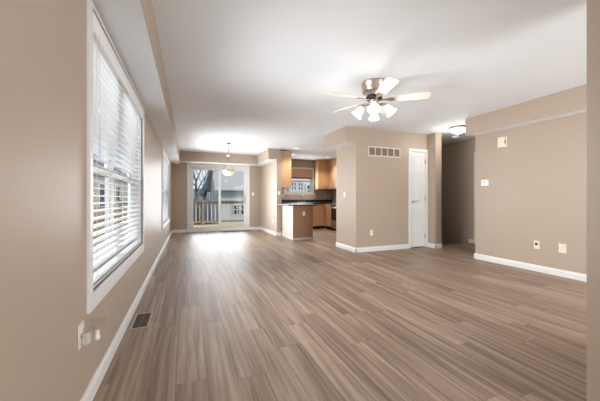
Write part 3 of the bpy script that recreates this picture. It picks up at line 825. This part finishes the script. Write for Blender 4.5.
# upper cabinets
def upper(label, loc, rz, w_, depth, z0, z1, cols):
    r = thing('upper_cabinet', label, 'kitchen cabinet', loc, rz)
    p = MB(); p.box(0, w_, 0, depth, z0, z1); p.build('body', M['oak'], r)
    cw = w_ / cols
    for k in range(cols):
        a = k * cw + .010; bb = (k + 1) * cw - .010
        door_front(a, bb, z0 + .012, z1 - .012, 0, (bb - .03 if k % 2 == 0 else a + .03), z0 + .06, r)
    return r
upper('honey wood upper cabinet on the left wall end, seen from its side', (2.725, 7.69, 0), PI / 2, .76, .28, 1.36, 2.40, 2)
upper('honey wood upper cabinet on the back wall right of the kitchen window', (4.275, 9.18, 0), 0, .42, .30, 1.385, 2.43, 1)
upper('honey wood upper cabinet on the side wall above the stove', (4.70, 9.16, 0), FNX, .73, .295, 1.385, 2.43, 1)

# ------------------------------------------------------------------ outdoors
b = MB(); b.box(-60, 60, BY + 4, 80, -1.4, -1.2).box(-60, LX - .5, -20, BY + 4, -1.4, -1.2).box(LX - .5, 60, BY + .2, BY + 4, -1.4, -1.2)
struct('ground', b, M['ground'], 'winter lawn outside', 'ground')
b = MB()
yy = BY + .16
while yy < 12.35:
    b.box(-2.4, 4.2, yy, yy + .135, -.06, -.03); yy += .14
struct('deck', b, M['deck'], 'tan wooden deck boards outside the patio door', 'deck')
r = thing('deck_railing', 'wooden deck railing outside the patio door', 'railing', (0, 12.2, -.03))
p = MB(); p.bbox(-2.4, 4.2, -.07, .07, .95, .99, .004).box(-2.4, 4.2, -.02, .02, .86, .95); p.build('top_rail', M['rail'], r)
p = MB(); p.box(-2.4, 4.2, -.02, .02, .09, .17); p.build('bottom_rail', M['rail'], r)
for x in (-2.35, .55, 2.4, 4.15):
    p = MB(); p.box(x - .045, x + .045, -.045, .045, 0, 1.02); p.build('post', M['rail'], r)
x = -2.27
while x < 4.1:
    if min(abs(x - q) for q in (-2.35, .55, 2.4, 4.15)) > .075:
        p = MB(); p.box(x - .019, x + .019, .02, .055, .09, .95); p.build('baluster', M['baluster'], r)
    x += .15

def house(label, x0, x1, y0, y1, zb, ze, zr, siding, roofm, ridge='x', wins=(), loc_win_y=None, side_wins=()):
    r = thing('house', label, 'house', ((x0 + x1) / 2, y0, zb))
    ox, oy, oz = (x0 + x1) / 2, y0, zb
    p = MB()
    # clapboard courses
    n = int((ze - zb) / .16)
    for k in range(n):
        za, zc = k * (ze - zb) / n, (k + 1) * (ze - zb) / n
        p.prism([(-.025, za), (y1 - y0 + .025, za), (y1 - y0, zc), (0, zc)], 'x', x0 - ox, x1 - ox)
    if ridge == 'x':
        p.prism([(0, ze - zb), (y1 - y0, ze - zb), ((y1 - y0) / 2, zr - zb - .1)], 'x', x0 - ox, x1 - ox)
    else:
        p.prism([(x0 - ox, ze - zb), (x1 - ox, ze - zb), (0, zr - zb - .1)], 'y', 0, y1 - y0)
    p.build('walls', siding, r)
    p = MB(); e, t_ = .35, .14
    if ridge == 'x':
        m_ = (y1 - y0) / 2; sl = (zr - ze) / m_
        p.prism([(-e, ze - zb - e * sl), (m_, zr - zb), (y1 - y0 + e, ze - zb - e * sl), (y1 - y0 + e, ze - zb - e * sl + t_), (m_, zr - zb + t_), (-e, ze - zb - e * sl + t_)], 'x', x0 - ox - e, x1 - ox + e)
    else:
        m_ = (x1 - x0) / 2; sl = (zr - ze) / m_
        p.prism([(x0 - ox - e, ze - zb - e * sl), (0, zr - zb), (x1 - ox + e, ze - zb - e * sl), (x1 - ox + e, ze - zb - e * sl + t_), (0, zr - zb + t_), (x0 - ox - e, ze - zb - e * sl + t_)], 'y', -e, y1 - y0 + e)
    p.build('roof', roofm, r)
    if ridge == 'x':
        p = MB(); p.box(x0 - ox - e, x1 - ox + e, -e - .03, -e, ze - zb - e * sl - .06, ze - zb - e * sl + t_); p.build('gutter', M['white_dim'], r)
    for (wx, wz, ww, wh) in wins:
        p = MB(); f_ = .09
        p.box(wx - ox - ww / 2 - f_, wx - ox + ww / 2 + f_, -.06, .02, wz - zb - wh / 2 - f_, wz - zb - wh / 2).box(wx - ox - ww / 2 - f_, wx - ox + ww / 2 + f_, -.06, .02, wz - zb + wh / 2, wz - zb + wh / 2 + f_)
        p.box(wx - ox - ww / 2 - f_, wx - ox - ww / 2, -.06, .02, wz - zb - wh / 2, wz - zb + wh / 2).box(wx - ox + ww / 2, wx - ox + ww / 2 + f_, -.06, .02, wz - zb - wh / 2, wz - zb + wh / 2)
        p.box(wx - ox - ww / 2, wx - ox + ww / 2, -.055, .02, wz - zb - .03, wz - zb + .03).box(wx - ox - .04, wx - ox + .04, -.055, .02, wz - zb - wh / 2, wz - zb + wh / 2)
        wo_ = p.build('window', M['white_dim'], r)
        p = MB(); p.box(wx - ox - ww / 2, wx - ox + ww / 2, -.04, -.03, wz - zb - wh / 2, wz - zb + wh / 2); p.build('pane', M['winglass'], wo_)
    for (wy, wz, ww, wh, side) in side_wins:
        X = (x1 - ox) if side > 0 else (x0 - ox)
        p = MB(); f_ = .09
        a0, a1 = (X - .02, X + .06) if side > 0 else (X - .06, X + .02)
        cy = wy - oy
        p.box(a0, a1, cy - ww / 2 - f_, cy + ww / 2 + f_, wz - zb - wh / 2 - f_, wz - zb - wh / 2).box(a0, a1, cy - ww / 2 - f_, cy + ww / 2 + f_, wz - zb + wh / 2, wz - zb + wh / 2 + f_)
        p.box(a0, a1, cy - ww / 2 - f_, cy - ww / 2, wz - zb - wh / 2, wz - zb + wh / 2).box(a0, a1, cy + ww / 2, cy + ww / 2 + f_, wz - zb - wh / 2, wz - zb + wh / 2)
        wo_ = p.build('window', M['white_dim'], r)
        p = MB(); p.box(X - .01 if side > 0 else X - .045, X + .045 if side > 0 else X + .01, cy - ww / 2, cy + ww / 2, wz - zb - wh / 2, wz - zb + wh / 2); p.build('pane', M['winglass'], wo_)
    return r
house('white sided house with grey roof behind the right patio door panel', 1.95, 6.3, 20, 28, -1.2, 1.95, 5.2, M['siding_white'], M['roof'], 'x', [(3.30, .28, .95, .62)])
house('blue grey gabled house behind the middle of the patio door', 1.65, 4.4, 29, 38, -1.2, 2.2, 5.9, M['siding_grey'], M['roof_dark'], 'y', [(2.15, 1.55, .4, .9), (2.15, 3.3, .4, .8)])
house('low dark roofed house seen through the left patio door panel', -5.0, 4.4, 40, 48, -1.2, .6, 2.35, M['siding_tan'], M['roof_dark'], 'x')
house('pale house with dark windows behind the kitchen window', 4.6, 9.5, 13.3, 15.9, -1.2, 3.2, 4.4, M['siding_white'], M['roof'], 'x', [(4.85, 1.66, .2, .34), (5.22, 1.66, .2, .34), (5.75, 1.5, .34, .4)])
house('beige sided house seen through the blinds of the near left window', -14, -6.0, 14, 38, -1.2, 3.2, 6.0, M['siding_tan'], M['roof_dark'], 'y', [], None, [(21, 1.3, 1.3, 1.6, 1), (25, 1.3, 1.3, 1.6, 1), (30, 1.3, 1.5, 1.6, 1)])

# fence beyond the deck and side yard
r = thing('board_fence', 'tan board fence beside the beige house', 'fence', (-3.4, 14, -1.2))
p = MB()
y = -9.0
while y < 14:
    p.box(-.012, .012, y, y + .13, 0, 1.75); y += .14
p.box(.012, .05, -9, 14, .3, .38).box(.012, .05, -9, 14, 1.35, 1.43)
p.build('boards', M['fence'], r)

def tree(label, x, y, zb, h, seed):
    rnd = random.Random(seed)
    r = thing('bare_tree', label, 'tree', (x, y, zb))
    p = MB(); top = Vector((rnd.uniform(-.2, .2), 0, h * .55))
    p.tube([(0, 0, 0), (.05, 0, h * .2), top * .75, top], .10, 10, .05); p.build('trunk', M['bark'], r)
    q = MB()
    def grow(s, d, L, rad, lev):
        e = s + d * L
        mid = s + d * L * .5 + Vector((rnd.uniform(-1, 1), rnd.uniform(-1, 1), rnd.uniform(-.3, .6))) * L * .07
        q.tube([s, mid, e], rad, 6, rad * .55)
        if lev:
            for k in range(3 if lev > 1 else 4):
                f = rnd.uniform(.45, 1)
                nd = (d + Vector((rnd.uniform(-.8, .8), rnd.uniform(-.8, .8), rnd.uniform(-.1, .6)))).normalized()
                grow(s + d * L * f, nd, L * rnd.uniform(.5, .75), rad * .5, lev - 1)
    for k in range(6):
        a = 2 * PI * k / 6 + rnd.uniform(-.3, .3)
        s = top * rnd.uniform(.6, 1)
        grow(s, Vector((math.cos(a) * .6, math.sin(a) * .6, 1)).normalized(), h * .26, .035, 3)
    q.build('branches', M['bark'], r)
tree('bare branching tree against the sky behind the left patio door panel', .5, 17.5, -1.2, 6.2, 4)
